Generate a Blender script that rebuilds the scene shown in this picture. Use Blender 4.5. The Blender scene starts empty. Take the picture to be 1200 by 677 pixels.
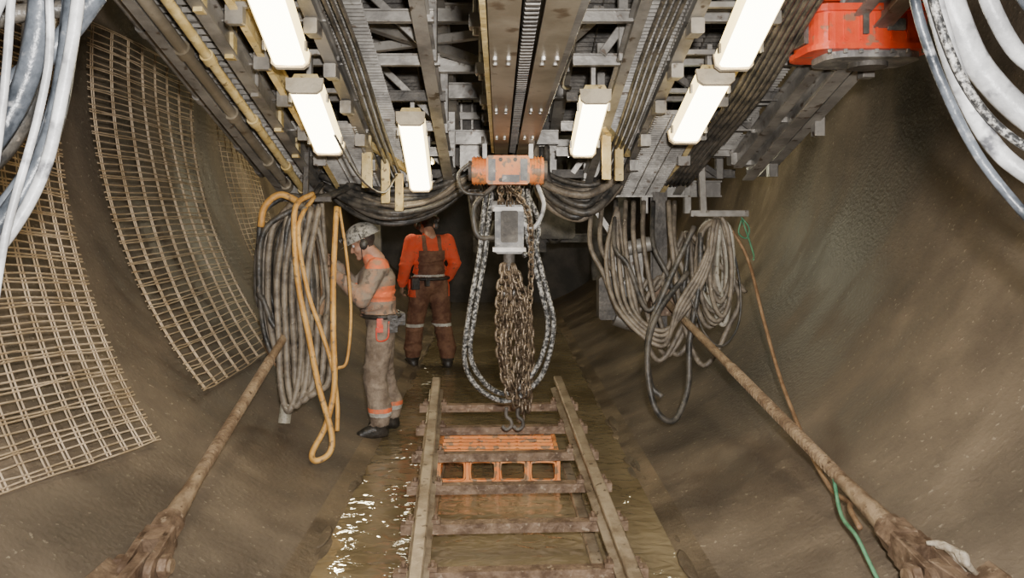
import bpy, bmesh, math, random
from mathutils import Vector, Matrix
random.seed(7)
V=Vector
RT=3.2; ZC=3.05   # tunnel radius / axis height above water level
# ------------------------------------------------------------------ materials
def mat(name,c1,c2,scale=5,rough=.75,metal=0.0,bump=.4,lo=.4,hi=.6,c3=None,fine=40,stretch=None,bd=.02,speck=.62,big=None,edge=.06):
    m=bpy.data.materials.new(name); m.use_nodes=True
    nt=m.node_tree; N=nt.nodes; L=nt.links
    b=N['Principled BSDF']
    tc=N.new('ShaderNodeTexCoord'); mp=N.new('ShaderNodeMapping')
    L.new(tc.outputs['Object'],mp.inputs['Vector'])
    if stretch: mp.inputs['Scale'].default_value=stretch
    n1=N.new('ShaderNodeTexNoise'); n1.inputs['Scale'].default_value=scale; n1.inputs['Detail'].default_value=8; n1.inputs['Roughness'].default_value=.65
    L.new(mp.outputs[0],n1.inputs['Vector'])
    r=N.new('ShaderNodeValToRGB'); r.color_ramp.elements[0].position=lo; r.color_ramp.elements[1].position=hi
    r.color_ramp.elements[0].color=(*c1,1); r.color_ramp.elements[1].color=(*c2,1)
    L.new(n1.outputs['Fac'],r.inputs['Fac'])
    n2=N.new('ShaderNodeTexNoise'); n2.inputs['Scale'].default_value=fine; n2.inputs['Detail'].default_value=6
    L.new(mp.outputs[0],n2.inputs['Vector'])
    col=r.outputs['Color']
    if c3:
        r2=N.new('ShaderNodeValToRGB'); r2.color_ramp.elements[0].position=speck; r2.color_ramp.elements[1].position=speck+edge
        L.new(n2.outputs['Fac'],r2.inputs['Fac'])
        mx=N.new('ShaderNodeMix'); mx.data_type='RGBA'
        L.new(r2.outputs['Color'],mx.inputs['Factor']); L.new(col,mx.inputs['A']); mx.inputs['B'].default_value=(*c3,1)
        col=mx.outputs['Result']
    if big:   # large damp / dirt patches: darker and glossier
        n3=N.new('ShaderNodeTexNoise'); n3.inputs['Scale'].default_value=big; n3.inputs['Detail'].default_value=7; n3.inputs['Roughness'].default_value=.6
        mp3=N.new('ShaderNodeMapping'); mp3.inputs['Scale'].default_value=(1,1.5,.45); L.new(tc.outputs['Object'],mp3.inputs['Vector']); L.new(mp3.outputs[0],n3.inputs['Vector'])
        r3=N.new('ShaderNodeValToRGB'); r3.color_ramp.elements[0].position=.42; r3.color_ramp.elements[1].position=.62
        r3.color_ramp.elements[0].color=(.56,.54,.52,1); r3.color_ramp.elements[1].color=(1.1,1.08,1.02,1)
        L.new(n3.outputs['Fac'],r3.inputs['Fac'])
        mu=N.new('ShaderNodeMix'); mu.data_type='RGBA'; mu.blend_type='MULTIPLY'; mu.inputs['Factor'].default_value=1
        L.new(col,mu.inputs['A']); L.new(r3.outputs['Color'],mu.inputs['B']); col=mu.outputs['Result']
        mr=N.new('ShaderNodeMapRange'); mr.inputs['From Min'].default_value=.42; mr.inputs['From Max'].default_value=.62; mr.inputs['To Min'].default_value=.5; mr.inputs['To Max'].default_value=.8
        L.new(n3.outputs['Fac'],mr.inputs['Value'])
    L.new(col,b.inputs['Base Color'])
    b.inputs['Roughness'].default_value=rough; b.inputs['Metallic'].default_value=metal
    if big:
        L.new(mr.outputs[0],b.inputs['Roughness']); b.inputs['Specular IOR Level'].default_value=.4
    bp=N.new('ShaderNodeBump'); bp.inputs['Strength'].default_value=bump; bp.inputs['Distance'].default_value=bd
    L.new(n2.outputs['Fac'],bp.inputs['Height']); L.new(bp.outputs[0],b.inputs['Normal'])
    return m
def emis(name,c,s):
    m=bpy.data.materials.new(name); m.use_nodes=True
    b=m.node_tree.nodes['Principled BSDF']; b.inputs['Base Color'].default_value=(*c,1)
    b.inputs['Emission Color'].default_value=(*c,1); b.inputs['Emission Strength'].default_value=s
    return m
M={}
M['conc']=mat('concrete_muddy',(.115,.090,.068),(.235,.185,.135),scale=1.3,rough=.5,bump=.4,lo=.32,hi=.7,c3=(.34,.29,.22),fine=34,bd=.018,speck=.645,big=.9)
M['concfloor']=mat('concrete_invert',(.125,.096,.065),(.25,.19,.125),scale=1.6,rough=.42,bump=.45,lo=.32,hi=.68,c3=(.34,.28,.2),fine=34,bd=.018,speck=.65,big=1.1)
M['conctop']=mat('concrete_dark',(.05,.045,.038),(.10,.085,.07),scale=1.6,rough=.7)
M['steel']=mat('muddy_steel',(.17,.158,.142),(.37,.345,.305),scale=2.5,rough=.42,metal=.35,bump=.25,c3=(.10,.075,.055),fine=13,speck=.62)
M['steeld']=mat('dark_steel',(.06,.054,.048),(.15,.134,.115),scale=5,rough=.6,metal=.2)
M['tan']=mat('mud_coated_beam',(.23,.19,.13),(.42,.365,.275),scale=1.6,rough=.40,metal=.35,c3=(.14,.10,.06),fine=7,speck=.63,bump=.12)
M['yel']=mat('yellow_paint_dirty',(.52,.38,.14),(.70,.56,.28),scale=8,rough=.55,c3=(.2,.14,.07),fine=25)
M['rust']=mat('rusty_steel',(.11,.068,.042),(.25,.17,.11),scale=10,rough=.55,metal=.25,bump=.5,c3=(.34,.26,.18),fine=30,speck=.62)
M['rodm']=mat('mud_caked_rod',(.17,.11,.065),(.33,.24,.15),scale=8,rough=.6,metal=.1,bump=.5,c3=(.11,.065,.035),fine=40,speck=.62)
M['rail']=mat('muddy_rail',(.21,.155,.10),(.43,.345,.24),scale=5,rough=.38,metal=.35,bump=.25,c3=(.11,.075,.045),fine=22)
M['mesh']=mat('rusty_wire',(.40,.29,.17),(.64,.50,.34),scale=5,rough=.6,metal=.05)
M['orange']=mat('orange_paint_dirty',(.80,.24,.06),(.85,.34,.11),scale=7,rough=.5,c3=(.30,.19,.11),fine=18,speck=.53)
M['red']=mat('red_orange_paint',(.72,.055,.02),(.82,.10,.035),scale=5,rough=.35,c3=(.35,.16,.10),fine=12,speck=.60)
M['hoseg']=mat('grey_hose_muddy',(.11,.09,.068),(.26,.215,.16),scale=9,rough=.5,c3=(.36,.31,.24),fine=40,speck=.66)
M['hosel']=mat('light_hose_muddy',(.28,.26,.2),(.46,.42,.34),scale=9,rough=.55,c3=(.16,.12,.08),fine=40,speck=.6)
M['hosek']=mat('black_hose_dirty',(.03,.029,.027),(.12,.105,.085),scale=8,rough=.4,c3=(.22,.18,.14),fine=35,speck=.66)
M['hosew']=mat('white_hose_splashed',(.34,.34,.34),(.66,.66,.65),scale=6,rough=.4,c3=(.12,.12,.13),fine=14,speck=.56,edge=.14)
M['hosebw']=mat('splashed_hose',(.03,.03,.03),(.50,.48,.44),scale=55,rough=.45,lo=.47,hi=.60)
M['hosebl']=mat('bluegrey_hose',(.03,.035,.042),(.13,.145,.165),scale=7,rough=.35,c3=(.36,.36,.36),fine=18,speck=.62,edge=.14)
M['hosey']=mat('yellow_hose',(.52,.26,.06),(.72,.42,.12),scale=6,rough=.5,c3=(.24,.15,.08),fine=30,speck=.6)
M['green']=mat('green_hose',(.04,.17,.09),(.12,.30,.16),scale=9,rough=.5)
M['brownh']=mat('brown_hose',(.18,.10,.05),(.32,.2,.11),scale=9,rough=.6)
M['chain']=mat('chain_steel',(.08,.055,.035),(.30,.23,.16),scale=16,rough=.38,metal=.55)
M['box']=mat('grey_box',(.10,.10,.10),(.30,.29,.27),scale=6,rough=.5,c3=(.42,.39,.35),fine=18,speck=.62)
M['cloth']=mat('cream_tag',(.45,.38,.27),(.6,.52,.38),scale=8,rough=.9)
M['rag']=mat('dirty_rag',(.33,.27,.19),(.55,.48,.38),scale=20,rough=.95,bump=.8)
M['lamp']=emis('lamp_glow',(1,.90,.64),16)
M['lampy']=emis('lamp_edge_glow',(1,.76,.32),4.5)
M['shirt']=mat('hivis_shirt_muddy',(.88,.19,.07),(.42,.23,.145),scale=7,rough=.9,bump=.6,lo=.47,hi=.60,fine=25)
M['sleeve']=mat('muddy_sleeve',(.42,.24,.15),(.29,.235,.185),scale=6,rough=.95,bump=.8,fine=22,lo=.38,hi=.50,c3=(.18,.14,.11),speck=.57)
M['shirt2']=mat('hivis_shirt_red',(.85,.09,.03),(.75,.12,.05),scale=7,rough=.85,bump=.5,c3=(.3,.12,.06),fine=20)
M['trou']=mat('muddy_trousers',(.17,.125,.09),(.36,.285,.215),scale=9,rough=.9,bump=.7,lo=.38,hi=.62,fine=22)
M['bib']=mat('red_brown_overalls',(.12,.05,.028),(.23,.115,.065),scale=9,rough=.85,bump=.7,fine=22)
M['refl']=mat('reflective_band',(.45,.42,.36),(.7,.68,.6),scale=12,rough=.4)
M['boot']=mat('black_rubber',(.02,.018,.015),(.06,.05,.04),scale=10,rough=.4)
M['skin']=mat('skin_dirty',(.42,.22,.14),(.52,.29,.19),scale=14,rough=.55,bump=.2,c3=(.22,.13,.08),fine=20,speck=.62)
M['glove']=mat('dirty_glove',(.18,.11,.07),(.34,.22,.14),scale=14,rough=.8)
M['helm']=mat('helmet_mottled',(.12,.115,.10),(.50,.47,.41),scale=26,rough=.45,lo=.42,hi=.52)
M['hair']=mat('dark_hair',(.03,.02,.015),(.06,.04,.03),scale=20,rough=.8)
M['eye']=mat('eye_white',(.7,.68,.64),(.75,.73,.7),scale=5,rough=.2)
# water
def water():
    m=bpy.data.materials.new('muddy_water'); m.use_nodes=True
    nt=m.node_tree; N=nt.nodes; L=nt.links; b=N['Principled BSDF']
    tc=N.new('ShaderNodeTexCoord'); n1=N.new('ShaderNodeTexNoise'); n1.inputs['Scale'].default_value=1.2; n1.inputs['Detail'].default_value=5
    L.new(tc.outputs['Object'],n1.inputs['Vector'])
    r=N.new('ShaderNodeValToRGB'); r.color_ramp.elements[0].color=(.15,.112,.058,1); r.color_ramp.elements[1].color=(.28,.22,.13,1)
    r.color_ramp.elements[0].position=.35; r.color_ramp.elements[1].position=.65
    L.new(n1.outputs['Fac'],r.inputs['Fac']); L.new(r.outputs['Color'],b.inputs['Base Color'])
    b.inputs['Roughness'].default_value=.03; b.inputs['IOR'].default_value=1.6; b.inputs['Specular IOR Level'].default_value=1.0
    mp=N.new('ShaderNodeMapping'); mp.inputs['Scale'].default_value=(1,1.5,1); L.new(tc.outputs['Object'],mp.inputs['Vector'])
    n2=N.new('ShaderNodeTexNoise'); n2.inputs['Scale'].default_value=7; n2.inputs['Detail'].default_value=2; n2.inputs['Roughness'].default_value=.4; n2.inputs['Distortion'].default_value=.6
    L.new(mp.outputs[0],n2.inputs['Vector'])
    bp=N.new('ShaderNodeBump'); bp.inputs['Strength'].default_value=1; bp.inputs['Distance'].default_value=.013
    L.new(n2.outputs['Fac'],bp.inputs['Height']); L.new(bp.outputs[0],b.inputs['Normal'])
    return m
M['water']=water()
# ------------------------------------------------------------------ builder
def frame(d,up=V((0,0,1))):
    d=d.normalized()
    if abs(d.dot(up))>.98: up=V((0,1,0))
    x=d.cross(up).normalized(); z=x.cross(d).normalized()
    return x,d,z
def catmull(P,n=8,closed=False):
    P=[V(p) for p in P]; out=[]
    if len(P)<3 and not closed: return P
    k=len(P)
    for i in range(k if closed else k-1):
        if closed: a,b,c,d=P[i-1],P[i],P[(i+1)%k],P[(i+2)%k]
        else: a=P[i-1] if i>0 else P[0]*2-P[1]; b=P[i]; c=P[i+1]; d=P[i+2] if i+2<k else P[-1]*2-P[-2]
        for j in range(n):
            t=j/n
            out.append(.5*((2*b)+(c-a)*t+(2*a-5*b+4*c-d)*t*t+(3*b-a-3*c+d)*t**3))
    if not closed: out.append(P[-1])
    return out
class Bld:
    def __init__(s): s.v=[];s.f=[];s.m=[];s.mats=[];s.sm=[]
    def mi(s,k):
        if k not in s.mats: s.mats.append(k)
        return s.mats.index(k)
    def add(s,vs,fs,k,sm=False):
        o=len(s.v); s.v+=[tuple(v) for v in vs]; i=s.mi(k)
        for f in fs: s.f.append([a+o for a in f]); s.m.append(i); s.sm.append(sm)
    def prism(s,p1,p2,prof,k,up=V((0,0,1)),sm=False):
        p1=V(p1);p2=V(p2); x,d,z=frame(p2-p1,up); n=len(prof)
        vs=[p+x*a+z*b for p in (p1,p2) for a,b in prof]
        fs=[[i,(i+1)%n,n+(i+1)%n,n+i] for i in range(n)]+[list(range(n))[::-1],list(range(n,2*n))]
        s.add(vs,fs,k,sm)
    def beam(s,p1,p2,w,h,k,up=V((0,0,1))):
        b=min(w,h)*.08; w/=2;h/=2
        s.prism(p1,p2,[(-w+b,-h),(w-b,-h),(w,-h+b),(w,h-b),(w-b,h),(-w+b,h),(-w,h-b),(-w,-h+b)],k,up)
    def ibeam(s,p1,p2,w,h,t,k,up=V((0,0,1))):
        w/=2;h/=2;q=t/2
        s.prism(p1,p2,[(-w,-h),(w,-h),(w,-h+t),(q,-h+t),(q,h-t),(w,h-t),(w,h),(-w,h),(-w,h-t),(-q,h-t),(-q,-h+t),(-w,-h+t)],k,up)
    def box(s,c,sz,k,R=None):
        c=V(c); ax=(R@V((0,1,0))) if R else V((0,1,0)); up=(R@V((0,0,1))) if R else V((0,0,1))
        s.beam(c-ax*sz[1]/2,c+ax*sz[1]/2,sz[0],sz[2],k,up)
    def slab(s,c,w,d,r,z0,z1,k,n=5):   # rounded-rectangle plan, vertical extrusion
        pts=[]
        for cx,cy,a0 in ((w/2-r,d/2-r,0),(-w/2+r,d/2-r,90),(-w/2+r,-d/2+r,180),(w/2-r,-d/2+r,270)):
            for i in range(n+1):
                a=math.radians(a0+90*i/n); pts.append((cx+r*math.cos(a),cy+r*math.sin(a)))
        m=len(pts); vs=[V(c)+V((x,y,z)) for z in (z0,z1) for x,y in pts]
        s.add(vs,[[i,(i+1)%m,m+(i+1)%m,m+i] for i in range(m)]+[list(range(m))[::-1],list(range(m,2*m))],k)
    def tube(s,pts,r,k,n=8,seg=8,closed=False,rf=None,raw=False):
        P=[V(p) for p in pts] if raw else catmull(pts,seg,closed)
        m=len(P); vs=[]; fs=[]
        x=None
        for i,p in enumerate(P):
            if closed: d=P[(i+1)%m]-P[i-1]
            else: d=P[min(i+1,m-1)]-P[max(i-1,0)]
            if d.length<1e-9: d=V((0,0,1))
            d.normalize()
            if x is None: x=frame(d)[0]
            else:
                x=x-d*x.dot(d)
                x=x.normalized() if x.length>1e-6 else frame(d)[0]
            z=x.cross(d)
            rr=r if rf is None else rf(i/(m-1))*r
            for j in range(n):
                a=2*math.pi*j/n; vs.append(p+(x*math.cos(a)+z*math.sin(a))*rr)
        for i in range(m if closed else m-1):
            for j in range(n):
                a=i*n+j; b=i*n+(j+1)%n; c=((i+1)%m)*n
                fs.append([a,b,c+(j+1)%n,c+j])
        if not closed: fs+= [list(range(n))[::-1],[(m-1)*n+j for j in range(n)]]
        s.add(vs,fs,k,n>5)
    def cyl(s,p1,p2,r,k,r2=None,n=16):
        p1=V(p1);p2=V(p2); r2=r if r2 is None else r2
        x,d,z=frame(p2-p1); vs=[]
        for p,q in((p1,r),(p2,r2)):
            vs+=[p+(x*math.cos(2*math.pi*j/n)+z*math.sin(2*math.pi*j/n))*q for j in range(n)]
        s.add(vs,[[j,(j+1)%n,n+(j+1)%n,n+j] for j in range(n)],k,n>8)
        s.add(vs,[list(range(n))[::-1],list(range(n,2*n))],k,False)
    def link(s,c,ax,side,L,W,r,k,n=6):
        ax=ax.normalized();side=side.normalized(); pts=[]
        st=(L-W)/2
        for j in range(12):
            a=2*math.pi*j/12; pts.append(V(c)+side*math.cos(a)*W/2+ax*(math.sin(a)*W/2+(st if math.sin(a)>0 else -st)))
        s.tube(pts,r,k,n=n,closed=True,raw=True)
    def chain(s,pts,L,W,r,k):
        P=catmull(pts,12); pitch=L-2*r*1.3; acc=0; nxt=0; i=0; cnt=0
        for a,b in zip(P,P[1:]):
            sl=(b-a).length
            while nxt<=acc+sl and sl>0:
                p=a+(b-a)*((nxt-acc)/sl); x,d,z=frame(b-a)
                t=.5+cnt*math.pi/2
                s.link(p,d,x*math.cos(t)+z*math.sin(t),L,W,r,k); cnt+=1; nxt+=pitch
            acc+=sl
    def ell(s,c,rad,k,R=None,n=16,m=10):
        vs=[];fs=[]
        for i in range(m+1):
            th=math.pi*i/m
            for j in range(n):
                a=2*math.pi*j/n; v=V((rad[0]*math.sin(th)*math.cos(a),rad[1]*math.sin(th)*math.sin(a),rad[2]*math.cos(th)))
                if R: v=R@v
                vs.append(V(c)+v)
        for i in range(m):
            for j in range(n): fs.append([i*n+j,(i+1)*n+j,(i+1)*n+(j+1)%n,i*n+(j+1)%n])
        s.add(vs,fs,k,True)
    def mesh(s,me,T,fn):
        vs=[v.co.copy() for v in me.vertices]
        o=len(s.v); s.v+=[tuple(T@v) for v in vs]
        for p in me.polygons:
            c=p.center; s.f.append([i+o for i in p.vertices]); s.m.append(s.mi(fn(c))); s.sm.append(True)
    def done(s,name,parent=None,center=True):
        xs=[min(v[i] for v in s.v) for i in range(3)]; xe=[max(v[i] for v in s.v) for i in range(3)]
        c=V([(a+b)/2 for a,b in zip(xs,xe)]) if center else V((0,0,0))
        me=bpy.data.meshes.new(name); me.from_pydata([tuple(V(v)-c) for v in s.v],[],s.f)
        for k in s.mats: me.materials.append(M[k])
        me.polygons.foreach_set('material_index',s.m); me.polygons.foreach_set('use_smooth',s.sm)
        bm=bmesh.new(); bm.from_mesh(me); bmesh.ops.recalc_face_normals(bm,faces=bm.faces); bm.to_mesh(me); bm.free()
        ob=bpy.data.objects.new(name,me); ob.location=c; bpy.context.collection.objects.link(ob)
        if parent: ob.parent=parent
        return ob
def empty(name,loc=(0,0,0)):
    e=bpy.data.objects.new(name,None); e.empty_display_size=.2; bpy.context.collection.objects.link(e); return e
# ------------------------------------------------------------------ tunnel shell
def arc(name,a0,a1,k,y0=-3,y1=16,thick=.2):
    B=Bld(); n=int(abs(a1-a0)/2.5); ny=20; vs=[];fs=[]
    for r in (RT,RT+thick):
        for i in range(n+1):
            a=math.radians(a0+(a1-a0)*i/n)
            for j in range(ny+1): vs.append((r*math.sin(a),y0+(y1-y0)*j/ny,ZC-r*math.cos(a)))
    q=(n+1)*(ny+1)
    for o in (0,q):
        for i in range(n):
            for j in range(ny):
                a=o+i*(ny+1)+j; fs.append([a,a+1,a+ny+2,a+ny+1])
    B.add(vs,fs,k,True); return B.done(name,center=False)
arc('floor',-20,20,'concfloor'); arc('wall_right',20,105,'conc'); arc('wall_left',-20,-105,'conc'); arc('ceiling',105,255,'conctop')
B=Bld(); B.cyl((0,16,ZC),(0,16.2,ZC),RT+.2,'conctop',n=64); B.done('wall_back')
B=Bld(); vs=[];fs=[]
for j in range(40):
    y=-3+19*j/39
    vs+=[(-.965,y,0),(.965,y,0)]
for j in range(39): fs.append([2*j,2*j+1,2*j+3,2*j+2])
B.add(vs,fs,'water'); B.done('water_surface')
# thin silt lumps along the trough edges
B=Bld()
for i in range(150):
    sd=random.choice((-1,1)); x=sd*(random.uniform(.90,1.02)); y=random.uniform(2.8,13)
    z=max(ZC-math.sqrt(RT*RT-x*x),-.012); q=random.uniform(.015,.05)
    B.ell((x,y,z-.002),(q*1.2,q*random.uniform(2,5),q*.16),'concfloor',n=10,m=6)
B.done('mud_clumps')
# ------------------------------------------------------------------ rail track sections
def track(name,near,far,gauge,lo,n,first,step,slp=True):
    near=V(near);far=V(far); B=Bld(); x,d,z=frame(far-near); Lr=(far-near).length
    prof=[(-.055,0),(.055,0),(.055,.012),(.01,.024),(.01,.078),(.034,.085),(.034,.108),(.026,.115),(-.026,.115),(-.034,.108),(-.034,.085),(-.01,.078),(-.01,.024),(-.055,.012)]
    for sd in (-1,1):
        B.prism(near+x*sd*gauge/2,far+x*sd*gauge/2,prof,'rail')
    if slp:
        for i in range(n):
            c=near+d*(first+i*step)
            a=c-x*(gauge/2+.12)-z*.025; b=c+x*(gauge/2+.12)-z*.025
            B.prism(a,b,[(-.032,-.03),(-.026,-.03),(-.026,.018),(.026,.018),(.026,-.03),(.032,-.03),(.032,.024),(-.032,.024)],'rust')
            for sd in (-1,1):
                for q in (-.07,.07):
                    e=c+x*(sd*gauge/2+q); B.box(e+z*.012,(.045,.05,.022),'rust'); B.cyl(e+z*.01,e+z*.045,.012,'rust',n=6)
    return B.done(name)
track('rail_track_section',(.155,2.75,.02),(-.017,6.35,.39),1.0,0,8,.08,.46)
track('rail_track_section.001',(.07,3.0,-.085),(.03,5.6,-.085),.92,0,0,0,1,slp=False)
# orange cradle frame under the track
B=Bld(); x0,x1,y0,y1,z0,z1=-.42,.40,5.2,5.95,.02,.19
for y in (y0,y1):
    for z in (z0+.02,z1): B.beam((x0,y,z),(x1,y,z),.03,.025,'orange')
    for i in range(5):
        x=x0+(x1-x0)*i/4; B.beam((x,y,z0),(x,y,z1),.025,.025,'orange')
for x in (x0,x1): 
    for z in (z0+.02,z1): B.beam((x,y0,z),(x,y1,z),.03,.03,'orange')
for i in range(1,9): B.beam((x0,y0+(y1-y0)*i/9,z1),(x1,y0+(y1-y0)*i/9,z1),.014,.02,'orange')
for i in range(1,6):
    x=x0+(x1-x0)*i/6; B.beam((x,y0,z1-.01),(x,y1,z1-.01),.02,.02,'orange')
for i in range(4):  # rounded slot surrounds on the front
    xa=x0+(x1-x0)*i/4+.02; xb=x0+(x1-x0)*(i+1)/4-.02
    B.tube([(xa,y0-.015,.08),(xa,y0-.015,.15),(xa+.02,y0-.015,.172),(xb-.02,y0-.015,.172),(xb,y0-.015,.15),(xb,y0-.015,.08),(xb-.02,y0-.015,.05),(xa+.02,y0-.015,.05)],.008,'orange',closed=True,seg=3,n=6)
B.box((x0-.03,y0-.02,.05),(.05,.05,.08),'cloth')
B.done('orange_cradle_frame')
# ------------------------------------------------------------------ hoist beam
def zb(y): return 2.33+.04*(5.4-y)
B=Bld(); ya,yb=.7,5.95; cx=.10
for sx,w in ((-.085,.1),(.085,.1)):
    B.ibeam((cx+sx,ya,zb(ya)+.12),(cx+sx,yb,zb(yb)+.12),w,.24,.018,'tan')
B.beam((cx,ya,zb(ya)+.22),(cx,yb,zb(yb)+.22),.30,.02,'tan')
B.beam((cx-.15,ya,zb(ya)+.06),(cx-.15,yb,zb(yb)+.06),.02,.1,'yel'); B.beam((cx+.155,ya,zb(ya)+.05),(cx+.155,yb,zb(yb)+.05),.03,.05,'steel')
B.beam((cx,ya,zb(ya)+.05),(cx,yb,zb(yb)+.05),.05,.03,'steeld')
y=ya
while y<yb:
    B.box((cx,y,zb(y)+.025),(.045,.022,.03),'steeld'); y+=.045
for y in (2.4,3.3,4.2,5.1,5.8):
    B.box((cx,y,zb(y)+.26),(.46,.08,.06),'steel')
    for sx in (-.2,.2): B.cyl((cx+sx,y,zb(y)+.2),(cx+sx,y,zb(y)+.7),.014,'steel',n=8)
for y in (2.9,4.0,5.0):   # bolted splice plates
    for sx in (-.09,.09):
        for q in (-.05,.05):
            for r_ in (-.025,.025): B.cyl((cx+sx+r_,y+q,zb(y)-.012),(cx+sx+r_,y+q,zb(y)+.002),.009,'steel',n=6)
B.done('monorail_hoist_beam')
# hoist
h=empty('chain_hoist')
B=Bld(); yH=5.4
B.box((.06,yH,2.15),(.30,.24,.20),'orange')
for sx in (-1,1):
    B.cyl((.06+sx*.15,yH,2.15),(.06+sx*.25,yH,2.15),.095,'orange',n=20)
    B.cyl((.06+sx*.25,yH,2.15),(.06+sx*.275,yH,2.15),.07,'steeld',n=20)
    for q in range(4): B.cyl((.06+sx*(.165+.022*q),yH,2.15),(.06+sx*(.172+.022*q),yH,2.15),.103,'orange',n=20)
    B.box((.06+sx*.11,yH-.125,2.15),(.05,.02,.15),'box')
    B.box((.06+sx*.16,yH,2.28),(.03,.2,.10),'steel')
    for q in (-.06,.06): B.cyl((.06+sx*.165,yH+q,2.345),(.06+sx*.185,yH+q,2.345),.04,'steeld',n=14)
for a in (-.05,.05):
    for b in (2.08,2.22): B.cyl((.06+a,yH-.14,b),(.06+a,yH-.12,b),.015,'steeld',n=6)
B.box((.08,yH-.13,2.09),(.12,.03,.05),'box')
B.tube([(-.2,yH-.1,2.2),(-.28,yH-.1,2.12),(-.24,yH-.12,2.0),(-.1,yH-.1,1.98)],.012,'hosek')
B.done('motor_body',h)
B=Bld()
B.box((.07,yH,1.74),(.20,.16,.34),'box'); B.box((.07,yH-.085,1.76),(.12,.02,.22),'steeld')
B.cyl((-.05,yH,1.9),(.19,yH,1.9),.04,'box',n=14)
for z in (1.60,1.88): B.box((.07,yH,z),(.23,.18,.03),'steel')
B.cyl((.07,yH,1.57),(.07,yH,1.48),.04,'steeld',n=12)
B.tube([(.07,yH,1.5),(.07,yH,1.42),(.11,yH,1.38),(.12,yH,1.32),(.07,yH,1.27),(.02,yH,1.30)],.016,'steel')
B.done('hook_block',h)
B=Bld()
for x,zt,zb_ in ((-.0,2.05,1.9),(.06,2.06,1.88),(.12,2.05,1.9)): B.chain([(x+.02,yH-.02,zt+.03),(x+.01,yH-.1,(zt+zb_)/2),(x+.02,yH-.03,zb_-.02)],.07,.045,.008,'chain')
for i in range(8):
    x=.0+.03*i-.015*(i%2); z1=random.choice((.42,.44,.5,.56)); y=yH+random.uniform(-.07,.07)
    B.chain([(.07+(x-.1)*.4,y*.5+yH*.5,1.46),(x,y,1.2),(x+random.uniform(-.03,.03),y,.85),(x*.6+.08,y,z1)],.085,.056,.0105,'chain')
B.chain([(.06,yH-.1,2.03),(.2,yH-.12,1.85),(.22,yH-.1,1.45),(.20,yH-.1,1.1),(.17,yH-.08,.62)],.06,.04,.007,'chain')
for x in (.05,.13): B.tube([(x,yH-.05,.5),(x,yH-.05,.44),(x+.03,yH-.05,.41),(x+.035,yH-.05,.37),(x,yH-.05,.345),(x-.03,yH-.05,.37)],.013,'steeld',n=8)
B.done('lifting_chains',h)
B=Bld()
for o in (0,.04):
    B.tube([(-.09+o,yH+o,2.0),(-.12+o,yH-.05,1.75),(-.14+o,yH-.05,1.55),(-.21+o,yH-.06,1.15),(-.24+o,yH-.06,.83+o),(-.15+o,yH-.05,.64+o),(.03,yH-.03+o,.54+o),(.2-o,yH-.03,.61+o),(.32-o,yH-.04,.77+o),(.38-o,yH-.05,1.07),(.33-o,yH-.05,1.32),(.23-o,yH-.06,1.72),(.2-o,yH,2.02)],.018,'hosebw',n=10)
B.tube([(.2,yH,1.98),(.28,yH+.1,1.8),(.26,yH+.1,1.6),(.17,yH+.05,1.55)],.018,'hosebw')
B.tube([(-.03,yH,2.05),(-.17,yH-.06,1.9),(-.15,yH-.08,1.7),(-.03,yH-.05,1.68)],.018,'hosek')
B.tube([(.27,yH,2.05),(.31,yH-.06,1.9),(.24,yH-.08,1.75),(.14,yH-.05,1.8)],.016,'hosew')
B.done('hose_loop',h)
# ------------------------------------------------------------------ inclined back-up gantry
SL=.325
def g(x,y,hh=0): return V((x,y,2.79+(4.2-y)*SL+hh))
gan=empty('backup_gantry')
UP=V((0,SL,1)).normalized()
def grating(B,x0,x1,y0,y1,hh,k='steel',st=.035,xs=.11):
    y=y0
    while y<=y1: B.beam(g(x0,y,hh),g(x1,y,hh),.006,.03,k); y+=st
    x=x0
    while x<=x1+.001: B.beam(g(x,y0,hh),g(x,y1,hh),.008,.034,k); x+=xs
# left side
B=Bld()
for x,w,hh,k in ((-1.84,.06,.05,'steel'),(-1.52,.07,.06,'steel'),(-1.34,.04,.05,'yel'),(-.97,.07,.06,'steel'),(-.42,.08,.10,'steel')):
    B.ibeam(g(x,1.0,hh),g(x,6.6,hh),w,.13,.012,k,UP)
for i in range(13):
    y=1.0+i*.46
    B.ibeam(g(-1.9,y,.15),g(-.36,y,.15),.055,.07,.01,'steel' if i%3 else 'steeld')
for y in (2.2,3.4,4.6,5.6,6.5):
    for x in (-1.84,-.98,-.40): B.beam(g(x,y,.1),g(x,y,.75),.06,.06,'steel')
    B.beam(g(-1.84,y,.12),g(-.98,y,.7),.05,.05,'steeld'); B.beam(g(-.98,y,.7),g(-.4,y,.15),.05,.05,'steel')
for x in (-1.84,-.98,-.4): B.ibeam(g(x,1,.72),g(x,6.9,.72),.1,.13,.014,'steel',UP)
B.ibeam(g(-1.9,6.6,.05),g(-.36,6.6,.05),.1,.14,.014,'steel')
for y in (3.9,4.35,4.8,5.3,5.75): # lamp hanger straps / small cleats
    B.box(g(-1.34,y,-.03),(.09,.05,.1),'steel'); B.box(g(-.97,y+.1,-.04),(.07,.12,.08),'steel'); B.beam(g(-1.34,y,.02),g(-.97,y,.02),.04,.03,'steel')
    B.beam(g(-1.52,y,-.02),g(-1.52,y,.3),.05,.07,'yel' if int(y*10)%2 else 'steel')
for x,zt in ((-1.72,.75),(-1.25,.75),(-.62,.8)):
    B.beam((x,6.62,1.90),(x,6.62,2.9),.06,.06,'steel')
B.box((-.98,5.7,2.24),(.07,.05,.40),'yel'); B.box((-.88,5.95,2.10),(.06,.05,.34),'yel'); B.box((-.80,6.15,2.02),(.06,.05,.3),'yel')
B.beam((-1.02,5.6,2.4),(-.7,6.3,2.18),.04,.05,'yel')
B.done('left_deck_frame',gan)
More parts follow.
